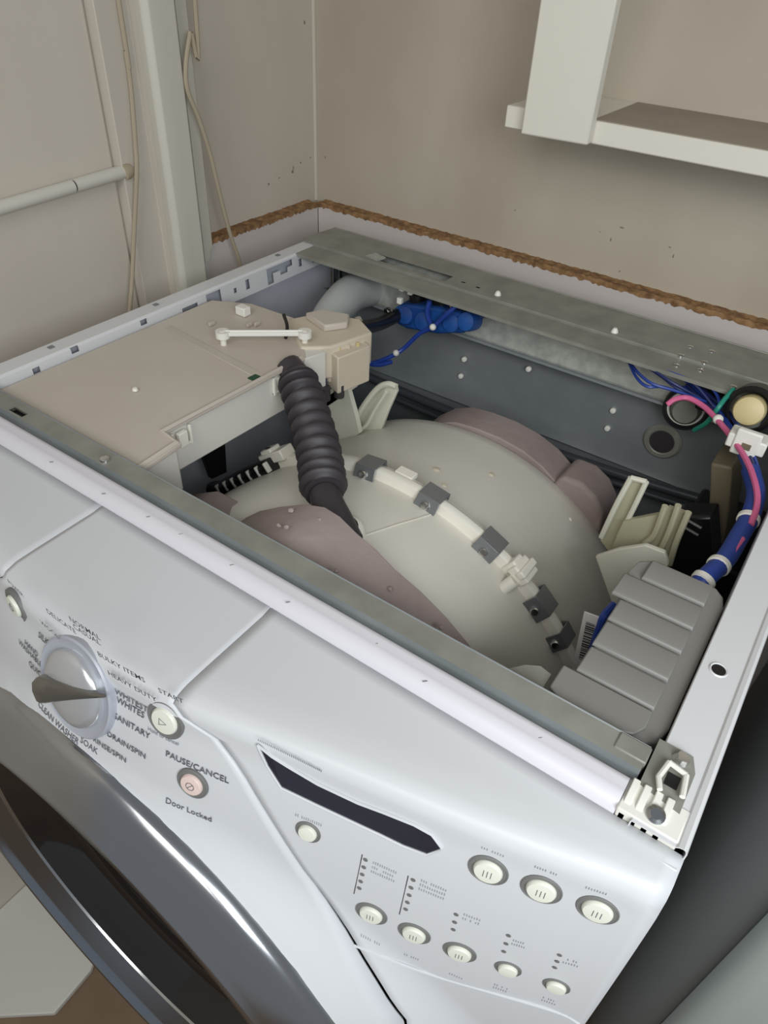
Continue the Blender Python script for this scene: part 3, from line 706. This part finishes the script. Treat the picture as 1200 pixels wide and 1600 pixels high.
for q, tw in [((0.501, 0.214, -0.103), 0), ((0.21, 0.214, -0.116), 1), ((0.361, 0.226, -0.079), 2)]:
    a = angle_of(q); rad = Vector((math.cos(math.radians(a)), 0, math.sin(math.radians(a)))); tan_ = Vector((rad.z, 0, -rad.x)); Y = Vector((0,1,0)); c = onring(a, .256, q[1])
    b = NB()
    if tw == 0:
        obox(b, c+rad*.006, tan_, Y, rad, (.020, .022, .012)); obox(b, c+rad*.011, tan_, Y, rad, (.008, .026, .008)); obox(b, c+rad*.002-tan_*.010, tan_, Y, rad, (.008,.015,.018))
        lt = link('tub_latch', b, 'ringm', tubo, bevel=.0018, seg=3)
        b = NB(); pr = [c-Y*.014+rad*.004, c-Y*.022-rad*.010]; tube(b, [tuple(v) for v in pr], .0062, 14, 0); link('latch_loop', b, 'ringm', lt, smooth=True)
    elif tw == 1:
        obox(b, c+rad*.006, tan_, Y, rad, (.040, .020, .012)); obox(b, c+rad*.013-tan_*.006, tan_, Y, rad, (.018, .016, .006)); link('tub_bracket', b, 'ringm', tubo, bevel=.0015)
        b = NB(); obox(b, c+rad*.0165-tan_*.006-Y*.002, tan_, Y, rad, (.006,.003,.001)); link('bracket_slot', b, 'black', tubo)
    else:
        obox(b, c+rad*.002, tan_, Y, rad, (.020, .012, .006)); link('seam_lug', b, 'ringm', tubo, bevel=.001)
b = NB(); p1, p2 = [(0.408, 0.2, -0.072), (0.383, 0.12, -0.076)]
def ontub(q, e=.0008):
    cx, cz = tubc(q[1]); v = Vector((q[0]-cx, 0, q[2]-cz)).normalized(); r = next((r1+(r2-r1)*(q[1]-y1)/(y2-y1) for (y1, r1), (y2, r2) in zip(secs, secs[1:]) if y1 <= q[1] <= y2), .246)
    return Vector((cx, q[1], cz))+v*(r+e)
pts = [ontub(Vector(p1).lerp(Vector(p2), t/10), .0002) for t in range(11)]
tube(b, [tuple(v) for v in pts], .0009, 6, 0); link('moulding_line', b, 'tub', tubo, smooth=True)
for a_, c_ in [((0.355, 0.33, -0.015), (0.355, 0.33, -0.015))]: pass
for q, r in [((0.49, 0.37, -0.153), 0.0028), ((0.41, 0.33, -0.088), 0.004), ((0.364, 0.28, -0.106), 0.005), ((0.386, 0.26, -0.092), 0.0035)]:
    c = ontub(q, .0); n_ = (c-Vector((tubc(q[1])[0], q[1], tubc(q[1])[1]))).normalized()
    b = NB(); lathe(b, c, n_, [(0,.0012),(r*.6,.0010),(r,-.0004)], 12); link('moulding_nub', b, 'ringm' if r < .003 else 'tan', tubo, smooth=True)
# ribbed strip left of the tub, black with pale teeth
b = NB(); t1, t2 = [(0.128, 0.2, -0.18), (0.209, 0.2, -0.111)]; t1 = Vector(t1); t2 = Vector(t2)
tube(b, [tuple(t1-Vector((.02,0,.012))), tuple(t1), tuple(t1.lerp(t2,.5)+Vector((0,0,.002))), tuple(t2)], .0100, 12); st = part('hose_strip', b, 'black', smooth=True)
for k in range(7):
    c = t1.lerp(t2, k/6.); b = NB(); obox(b, c+Vector((0,-.008,.003)), (t2-t1).normalized(), Vector((0,1,0)), (t2-t1).normalized().cross(Vector((0,1,0))), (.0035, .006, .012)); link('tooth', b, 'beige_light', st, bevel=.001)

# fins of the rear tub half (left and right)
def fin(pts, ax, a, b_, m='fin', name='tub_fin', bev=.001):
    bm = NB(); prism(bm, pts, ax, a, b_); return part(name, bm, m, bevel=bev)
fin([(0.161, -0.112), (0.158, -0.165), (0.183, -0.174), (0.226, -0.132), (0.22, -0.112), (0.208, -0.081), (0.205, -0.071), (0.181, -0.088)], 'y', .335, .342)
fin([(0.145, -0.131), (0.197, -0.079), (0.203, -0.087), (0.15, -0.14)], 'y', .335, .362)
lf = [(0.198, -0.151), (0.202, -0.134), (0.215, -0.106), (0.233, -0.079), (0.247, -0.068), (0.259, -0.066), (0.261, -0.072), (0.251, -0.101), (0.243, -0.129), (0.207, -0.165)]
fin(lf, 'y', .357, .363)
lo_, li_ = ([(0.204, 0.352, -0.145), (0.208, 0.352, -0.127), (0.221, 0.352, -0.1), (0.238, 0.352, -0.073), (0.252, 0.352, -0.062), (0.264, 0.352, -0.061)], 0)
b = NB(); tube(b, lo_, .0035, 8); part('fin_rim', b, 'fin', smooth=True)
b = NB(); tube(b, [(0.21, 0.345, -0.142), (0.228, 0.345, -0.125), (0.24, 0.345, -0.098), (0.255, 0.345, -0.068)], .0022, 8); part('fin_rim', b, 'fin', smooth=True)
# right side
fin([(0.536, -0.127), (0.544, -0.045), (0.558, -0.043), (0.552, -0.115), (0.554, -0.142)], 'y', .326, .330, 'fin_d')
b = NB(); tube(b, [(0.537, 0.322, -0.119), (0.541, 0.322, -0.076), (0.546, 0.322, -0.04)], .0028, 8); tube(b, [(0.553, 0.322, -0.109), (0.557, 0.322, -0.072), (0.56, 0.322, -0.038)], .0026, 8); tube(b, [(0.546, 0.322, -0.04), (0.56, 0.322, -0.038)], .0026, 8, 0); part('fin_rim', b, 'fin', smooth=True)
fin([(0.549, -0.147), (0.551, -0.119), (0.553, -0.086), (0.583, -0.061), (0.586, -0.052), (0.603, -0.051), (0.606, -0.117), (0.586, -0.147)], 'y', .317, .322, 'fin_d')
for l_ in [[(0.584, 0.312, -0.048), (0.584, 0.312, -0.082), (0.579, 0.312, -0.097)], [(0.594, 0.312, -0.042), (0.595, 0.312, -0.073), (0.594, 0.312, -0.099)], [(0.604, 0.312, -0.045), (0.604, 0.312, -0.079), (0.606, 0.312, -0.108)]]:
    b = NB(); tube(b, l_, .0030, 8); part('fin_rib', b, 'fin_d', smooth=True)
fin([(0.546, -0.106), (0.564, -0.086), (0.584, -0.07), (0.601, -0.069), (0.608, -0.08), (0.601, -0.131), (0.577, -0.156)], 'y', .276, .281, 'fin')

# concrete counterweights
xs = [(0.235, -0.13), (0.248, -0.111), (0.266, -0.091), (0.282, -0.07), (0.3, -0.053), (0.324, -0.036), (0.352, -0.019), (0.372, -0.012), (0.388, -0.014), (0.404, -0.022), (0.423, -0.029), (0.441, -0.039), (0.466, -0.048), (0.491, -0.061), (0.512, -0.076), (0.532, -0.094), (0.549, -0.112)]
b = NB(); prism(b, xs+[(.575, -.23), (.50, -.27), (.34, -.24), (.25, -.22)], 'y', .030, .088); cw = part('front_counterweight', b, 'conc', bevel=.007, seg=4)
xs = [(0.143, -0.151), (0.163, -0.124), (0.186, -0.103), (0.224, -0.081), (0.254, -0.081), (0.29, -0.077), (0.301, -0.093)]
b = NB(); prism(b, xs+[(.27, -.25), (.12, -.28)], 'y', .045, .110); part('front_counterweight', b, 'conc', bevel=.006, seg=4)['label'] = 'lower left lobe of the front counterweight'
rnd = random.Random(5)
for px_ in [(0.348, 0.075, -0.019), (0.39, 0.06, 0.003), (0.357, 0.05, -0.013), (0.366, 0.05, -0.01), (0.421, 0.04, -0.016), (0.422, 0.08, -0.03), (0.449, 0.07, -0.041), (0.496, 0.07, -0.052)]:
    b = NB(); bmesh.ops.create_icosphere(b, subdivisions=1, radius=.0022)
    for v in b.verts: v.co = Vector((v.co.x*rnd.uniform(.6,1.6), v.co.y*rnd.uniform(.6,1.4), v.co.z*.8))+Vector(px_)
    link('chip', b, 'conc', cw)
rw = [(0.252, -0.174), (0.271, -0.145), (0.292, -0.126), (0.316, -0.115), (0.345, -0.112), (0.376, -0.112), (0.407, -0.117), (0.434, -0.127), (0.458, -0.143), (0.49, -0.188)]
b = NB(); prism(b, rw+[(.47, -.30), (.40, -.33), (.28, -.26)], 'y', .406, .452); part('rear_counterweight', b, 'conc', bevel=.006, seg=3)
b = NB(); prism(b, [(0.444, -0.188), (0.446, -0.152), (0.46, -0.125), (0.484, -0.125), (0.502, -0.135), (0.515, -0.152), (0.518, -0.18), (0.508, -0.237), (0.478, -0.254)], 'y', .400, .449); part('counterweight_lump', b, 'conc', bevel=.007, seg=4)

# hoses, valves
b = NB(); tube(b, [(0.097, 0.552, -0.046), (0.093, 0.53, -0.048), (0.098, 0.48, -0.041), (0.113, 0.42, -0.05), (0.13, 0.38, -0.069)], lambda t: .0250-.002*t, 24); part('vent_hose', b, 'hose', smooth=True)
b = NB(); tube(b, [(0.192, 0.37, -0.018), (0.181, 0.41, -0.034), (0.172, 0.45, -0.047), (0.17, 0.49, -0.051)], .0088, 14); fh = part('fill_hose', b, 'black', smooth=True)
for q, a_ in (((0.186, 0.385, -0.022), 0), ((0.164, 0.48, -0.049), 1)):
    b = NB(); lathe(b, q, (.5,.8,.2), [(.0098,-.003),(.0104,-.002),(.0104,.002),(.0098,.003)], 20); link('hose_clamp', b, 'screw', fh, smooth=True)
vb = [(0.183, 0.5, -0.046), (0.21, 0.5, -0.046), (0.251, 0.5, -0.036), (0.271, 0.5, -0.028)]
b = NB(); prism(b, [(0.162, -0.045), (0.174, -0.035), (0.229, -0.024), (0.277, -0.02), (0.282, -0.029), (0.268, -0.047), (0.233, -0.059), (0.184, -0.067), (0.162, -0.064)], 'y', .492, .528); iv = part('inlet_valve', b, 'blue', bevel=.004, seg=3)
for q in vb:
    b = NB(); lathe(b, Vector(q)+Vector((0,-.0,-.004)), (0,-1,.3), [(.012,-.012),(.0125,.008),(.0110,.0125),(.004,.0140),(0,.0140)], 20); link('valve_coil', b, 'blue', iv, smooth=True)
for q in [(0.187, 0.51, -0.029), (0.223, 0.51, -0.028)]:
    b = NB(); lathe(b, q, (0,-.2,1), [(0,.008),(.010,.008),(.011,.004),(.011,-.008),(0,-.008)], 18); link('valve_cap', b, 'black', iv, smooth=True)
for q in [(0.172, 0.495, -0.015), (0.185, 0.495, -0.016), (0.217, 0.495, -0.013), (0.248, 0.495, -0.015), (0.173, 0.49, -0.03)]:
    b = NB(); box(b, Vector(q)-Vector((.0035,.003,.004)), Vector(q)+Vector((.0035,.003,.004))); link('connector', b, 'tie' if q[0] < .2 else 'cream', iv, bevel=.001)
wlines = [[(0.177, 0.4, -0.061), (0.173, 0.41, -0.082), (0.173, 0.43, -0.095), (0.178, 0.46, -0.098), (0.189, 0.48, -0.089), (0.209, 0.485, -0.063), (0.227, 0.485, -0.049)], [(0.227, 0.485, -0.049), (0.221, 0.48, -0.03), (0.223, 0.48, -0.013)], [(0.227, 0.485, -0.049), (0.249, 0.482, -0.022), (0.257, 0.485, -0.011)], [(0.168, 0.42, -0.091), (0.177, 0.44, -0.1), (0.185, 0.46, -0.101)], [(0.184, 0.39, -0.043), (0.179, 0.41, -0.073), (0.175, 0.42, -0.09)]]
for l_ in wlines:
    b = NB(); tube(b, l_, .0030, 8); part('valve_wire', b, 'wire', smooth=True)
for q in [(0.172, 0.412, -0.086), (0.186, 0.468, -0.091), (0.232, 0.478, -0.044)]:
    b = NB(); bmesh.ops.create_icosphere(b, subdivisions=2, radius=.0044, matrix=Matrix.Translation(q)); part('wire_tie', b, 'tie', smooth=True)

# right rear: filter, pressure parts, post, harness
b = NB(); prism(b, [(0.599, -0.044), (0.618, -0.04), (0.631, -0.087), (0.654, -0.198), (0.636, -0.2), (0.614, -0.095)], 'y', .40, .452); part('corner_post', b, 'tan_d', bevel=.002)
b = NB(); box(b, (.592, .40, -.40), (.672, .53, -.155)); mp_ = part('black_pump_box', b, 'black', bevel=.004)
b = NB(); prism(b, [(0.592, -0.083), (0.621, -0.068), (0.648, -0.136), (0.604, -0.163)], 'y', .352, .38); part('black_cover', b, 'black', bevel=.003)
for z0 in [(0.605, 0.35, -0.081), (0.605, 0.35, -0.09)]:
    b = NB(); tube(b, [tuple(Vector(z0)-Vector((.01,0,-.002))), tuple(Vector(z0)+Vector((.012,0,-.002)))], .0014, 6, 0); part('cover_rib', b, 'recess', smooth=True)
cp = (0.609, 0.455, -0.006)
b = NB(); lathe(b, cp, (0,-1,.35), [(.0235,-.04),(.0235,.002),(.020,.006),(.018,.004)], 28); nf = part('noise_filter', b, 'black', smooth=True)
b = NB(); lathe(b, cp, (0,-1,.35), [(.0150,-.01),(.0150,.008),(.0135,.012),(.008,.014),(0,.014)], 28); link('filter_cap', b, 'cream', nf, smooth=True)
b = NB(); c = Vector((0.622, 0.4, -0.007)); box(b, c-Vector((.018,.010,.008)), c+Vector((.016,.010,.006))); box(b, c+Vector((-.012,-.012,-.012)), c+Vector((.010,-.006,.014))); cn = part('white_connector', b, 'tie', bevel=.0015)
b = NB(); box(b, c+Vector((-.004,-.0128,-.004)), c+Vector((.004,-.0118,.002))); link('connector_slot', b, 'tan_d', cn)
rc_ = (0.544, 0.52, -0.062)
b = NB(); lathe(b, rc_, (.15,-1,.15), [(.0245,-.03),(.0250,.0),(.0235,.002),(.0215,.002),(.0205,0),(.0205,-.03)], 32); part('hose_grommet', b, 'black', smooth=True)
b = NB(); lathe(b, rc_, (.15,-1,.15), [(.0200,-.03),(.0200,-.002),(.0175,-.002),(.0170,-.03)], 32); part('white_sleeve', b, 'tie', smooth=True)
b = NB(); lathe(b, rc_, (.15,-1,.15), [(.0165,-.03),(.0165,.004),(.013,.010),(0,.011)], 28); part('round_plug', b, 'galv', smooth=True)
b = NB(); c = Vector((0.551, 0.5, -0.028)); box(b, c-Vector((.008,.004,.010)), c+Vector((.006,.004,.010))); part('pale_terminal', b, 'fin', bevel=.001)
b = NB(); c = Vector((0.569, 0.49, -0.024)); box(b, c-Vector((.013,.004,.016)), c+Vector((.012,.004,.012))); part('terminal_block', b, 'black', bevel=.002)
hs = [(0.541, 0.495, -0.02), (0.563, 0.476, -0.02), (0.588, 0.452, -0.02), (0.612, 0.414, -0.02), (0.634, 0.372, -0.02), (0.646, 0.344, -0.022), (0.65, 0.314, -0.026), (0.649, 0.284, -0.03), (0.647, 0.251, -0.032), (0.64, 0.221, -0.034), (0.638, 0.215, -0.045)]
b = NB(); tube(b, hs[4:], .0078, 14); hn = part('wiring_harness', b, 'wire', smooth=True)
for k in range(9):
    dx = .0042*math.cos(k*2.4); dy = .0042*math.sin(k*1.7); dz = .0035*math.cos(k*1.3)
    pts = [tuple(Vector(q)+Vector((dx*(1+.6*math.sin(i+k)), dy, dz))) for i, q in enumerate(hs[:7])]
    b = NB(); tube(b, pts, .0018, 6, 6); link('wire', b, 'wire' if k % 3 else 'wire_d', hn, smooth=True)
loops = [[(0.571, 0.47, -0.02), (0.54, 0.452, -0.01), (0.516, 0.443, -0.006), (0.498, 0.454, -0.006), (0.479, 0.483, -0.012), (0.466, 0.511, -0.02)], [(0.564, 0.472, -0.02), (0.531, 0.459, -0.006), (0.498, 0.473, -0.004), (0.47, 0.497, -0.012)], [(0.568, 0.47, -0.02), (0.527, 0.452, -0.01), (0.512, 0.442, -0.01), (0.496, 0.453, -0.01), (0.473, 0.49, -0.012)], [(0.58, 0.461, -0.02), (0.55, 0.471, -0.006), (0.525, 0.471, -0.002), (0.498, 0.473, -0.004), (0.476, 0.491, -0.01)], [(0.584, 0.457, -0.02), (0.576, 0.468, -0.01), (0.562, 0.473, -0.004), (0.539, 0.468, -0.001), (0.512, 0.472, -0.002), (0.479, 0.49, -0.01)], [(0.56, 0.474, -0.02), (0.538, 0.462, -0.012), (0.514, 0.467, -0.006), (0.494, 0.477, -0.006)]]
for k, l_ in enumerate(loops):
    b = NB(); tube(b, l_, .0016, 6); link('wire', b, 'wire_d' if k % 2 else 'wire', hn, smooth=True)
b = NB(); tube(b, [(0.537, 0.434, -0.018), (0.542, 0.439, -0.012), (0.552, 0.446, -0.01), (0.569, 0.44, -0.01), (0.587, 0.423, -0.01), (0.608, 0.398, -0.01), (0.629, 0.367, -0.01), (0.644, 0.337, -0.012), (0.651, 0.316, -0.016), (0.653, 0.295, -0.022)], .0027, 8); link('pink_wire', b, 'pink', hn, smooth=True)['label'] = 'pink wires over the blue bundle'
b = NB(); tube(b, [(0.652, 0.277, -0.025), (0.649, 0.243, -0.028)], .0022, 8, 0); link('pink_wire', b, 'pink', hn, smooth=True)
b = NB(); tube(b, [(0.587, 0.466, 0.004), (0.584, 0.45, -0.002), (0.582, 0.442, -0.01), (0.577, 0.448, -0.03), (0.567, 0.461, -0.05)], .0024, 8); link('green_wire', b, 'green', hn, smooth=True)['label'] = 'teal green earth wire'
for i0, fr in ((6, .2), (8, .3), (9, .1)):
    q = Vector(hs[i0]).lerp(Vector(hs[i0+1]), fr); d_ = (Vector(hs[i0+1])-Vector(hs[i0-1])).normalized()
    b = NB(); lathe(b, q, d_, [(.0080,-.003),(.0092,-.002),(.0092,.002),(.0080,.003)], 20); link('cable_tie', b, 'tie', hn, smooth=True)
q = Vector((0.588, 0.424, -0.01)); b = NB(); bmesh.ops.create_icosphere(b, subdivisions=2, radius=.005, matrix=Matrix.Translation(q)); link('cable_tie', b, 'tie', hn, smooth=True)

# grey stepped cover of the control board
b = NB()
ystep = [.186, .160, .133, .108, .081, .055, .026]
xls = (.6035, .5915, .5985, .5985, .5985, .5905)
outl = [(.604,.187),(.5955,.180),(.5925,.162)]+[(.600,.158),(.600,.060)]+[(.5915,.053),(.5915,.031),(.600,.0255),(.634,.0255),(.648,.0285),(.6565,.037),(.6597,.050),(.6597,.10),(.6597,.170),(.657,.180),(.650,.187)]
prism(b, outl, 'z', -.080, -.0085); cb = part('control_board_cover', b, 'grey', bevel=.0045, seg=4)
for i in range(6):
    y1, y0 = ystep[i], ystep[i+1]; xL = xls[i]
    b = NB()
    if i < 5: prism(b, [(y1-.0005, -.0088), (y1-.002, -.0066), (y0+.003, -.0048), (y0+.0006, -.0060), (y0, -.0088)], 'x', xL, .648)
    else: prism(b, [(xL,.0535),(xL,.033),(.600,.0275),(.634,.0275),(.6435,.031),(.648,.040),(.648,.0535)], 'z', -.0088, -.0055)
    link('cover_step', b, 'grey', cb, bevel=.0010, seg=2)
tg = [(0.575, 0.15, -0.053), (0.589, 0.15, -0.051), (0.601, 0.15, -0.13), (0.581, 0.15, -0.136)]
b = NB(); prism(b, [(v[0], v[2]) for v in tg], 'y', .150, .1514); lc = part('label_card', b, 'paper')
T0, T1, T2, T3_ = [Vector(v) for v in tg]
b = NB(); rnd = random.Random(3); t = .10
def cardp(u, v): return T0.lerp(T1, u).lerp(T3_.lerp(T2, u), v)+Vector((0,-.0006,0))
while t < .62:
    w_ = rnd.choice((.008, .014, .02)); b.faces.new([b.verts.new(cardp(u, v)) for u, v in ((.22, t), (.70, t), (.70, t+w_), (.22, t+w_))]); t += w_+rnd.choice((.008, .014))
link('barcode', b, 'ink', lc)
b = NB(); tube(b, [(0.592, 0.16, -0.042), (0.59, 0.147, -0.044), (0.59, 0.146, -0.056), (0.59, 0.146, -0.071), (0.59, 0.148, -0.084)], .0030, 8); part('blue_lead', b, 'wire', smooth=True)
# vertical metal strip in the left back corner
for x in (.020, .030):
    b = NB(); tube(b, [(x+.004, .545, -.006), (x+.004, .545, -.09)], .0028, 8, 0); part('corner_strip', b, 'steel', smooth=True)
b = NB(); prism(b, [(0.233, -0.18), (0.272, -0.185), (0.269, -0.23), (0.243, -0.226)], 'x', .05, .058); part('black_bracket', b, 'black', bevel=.001)
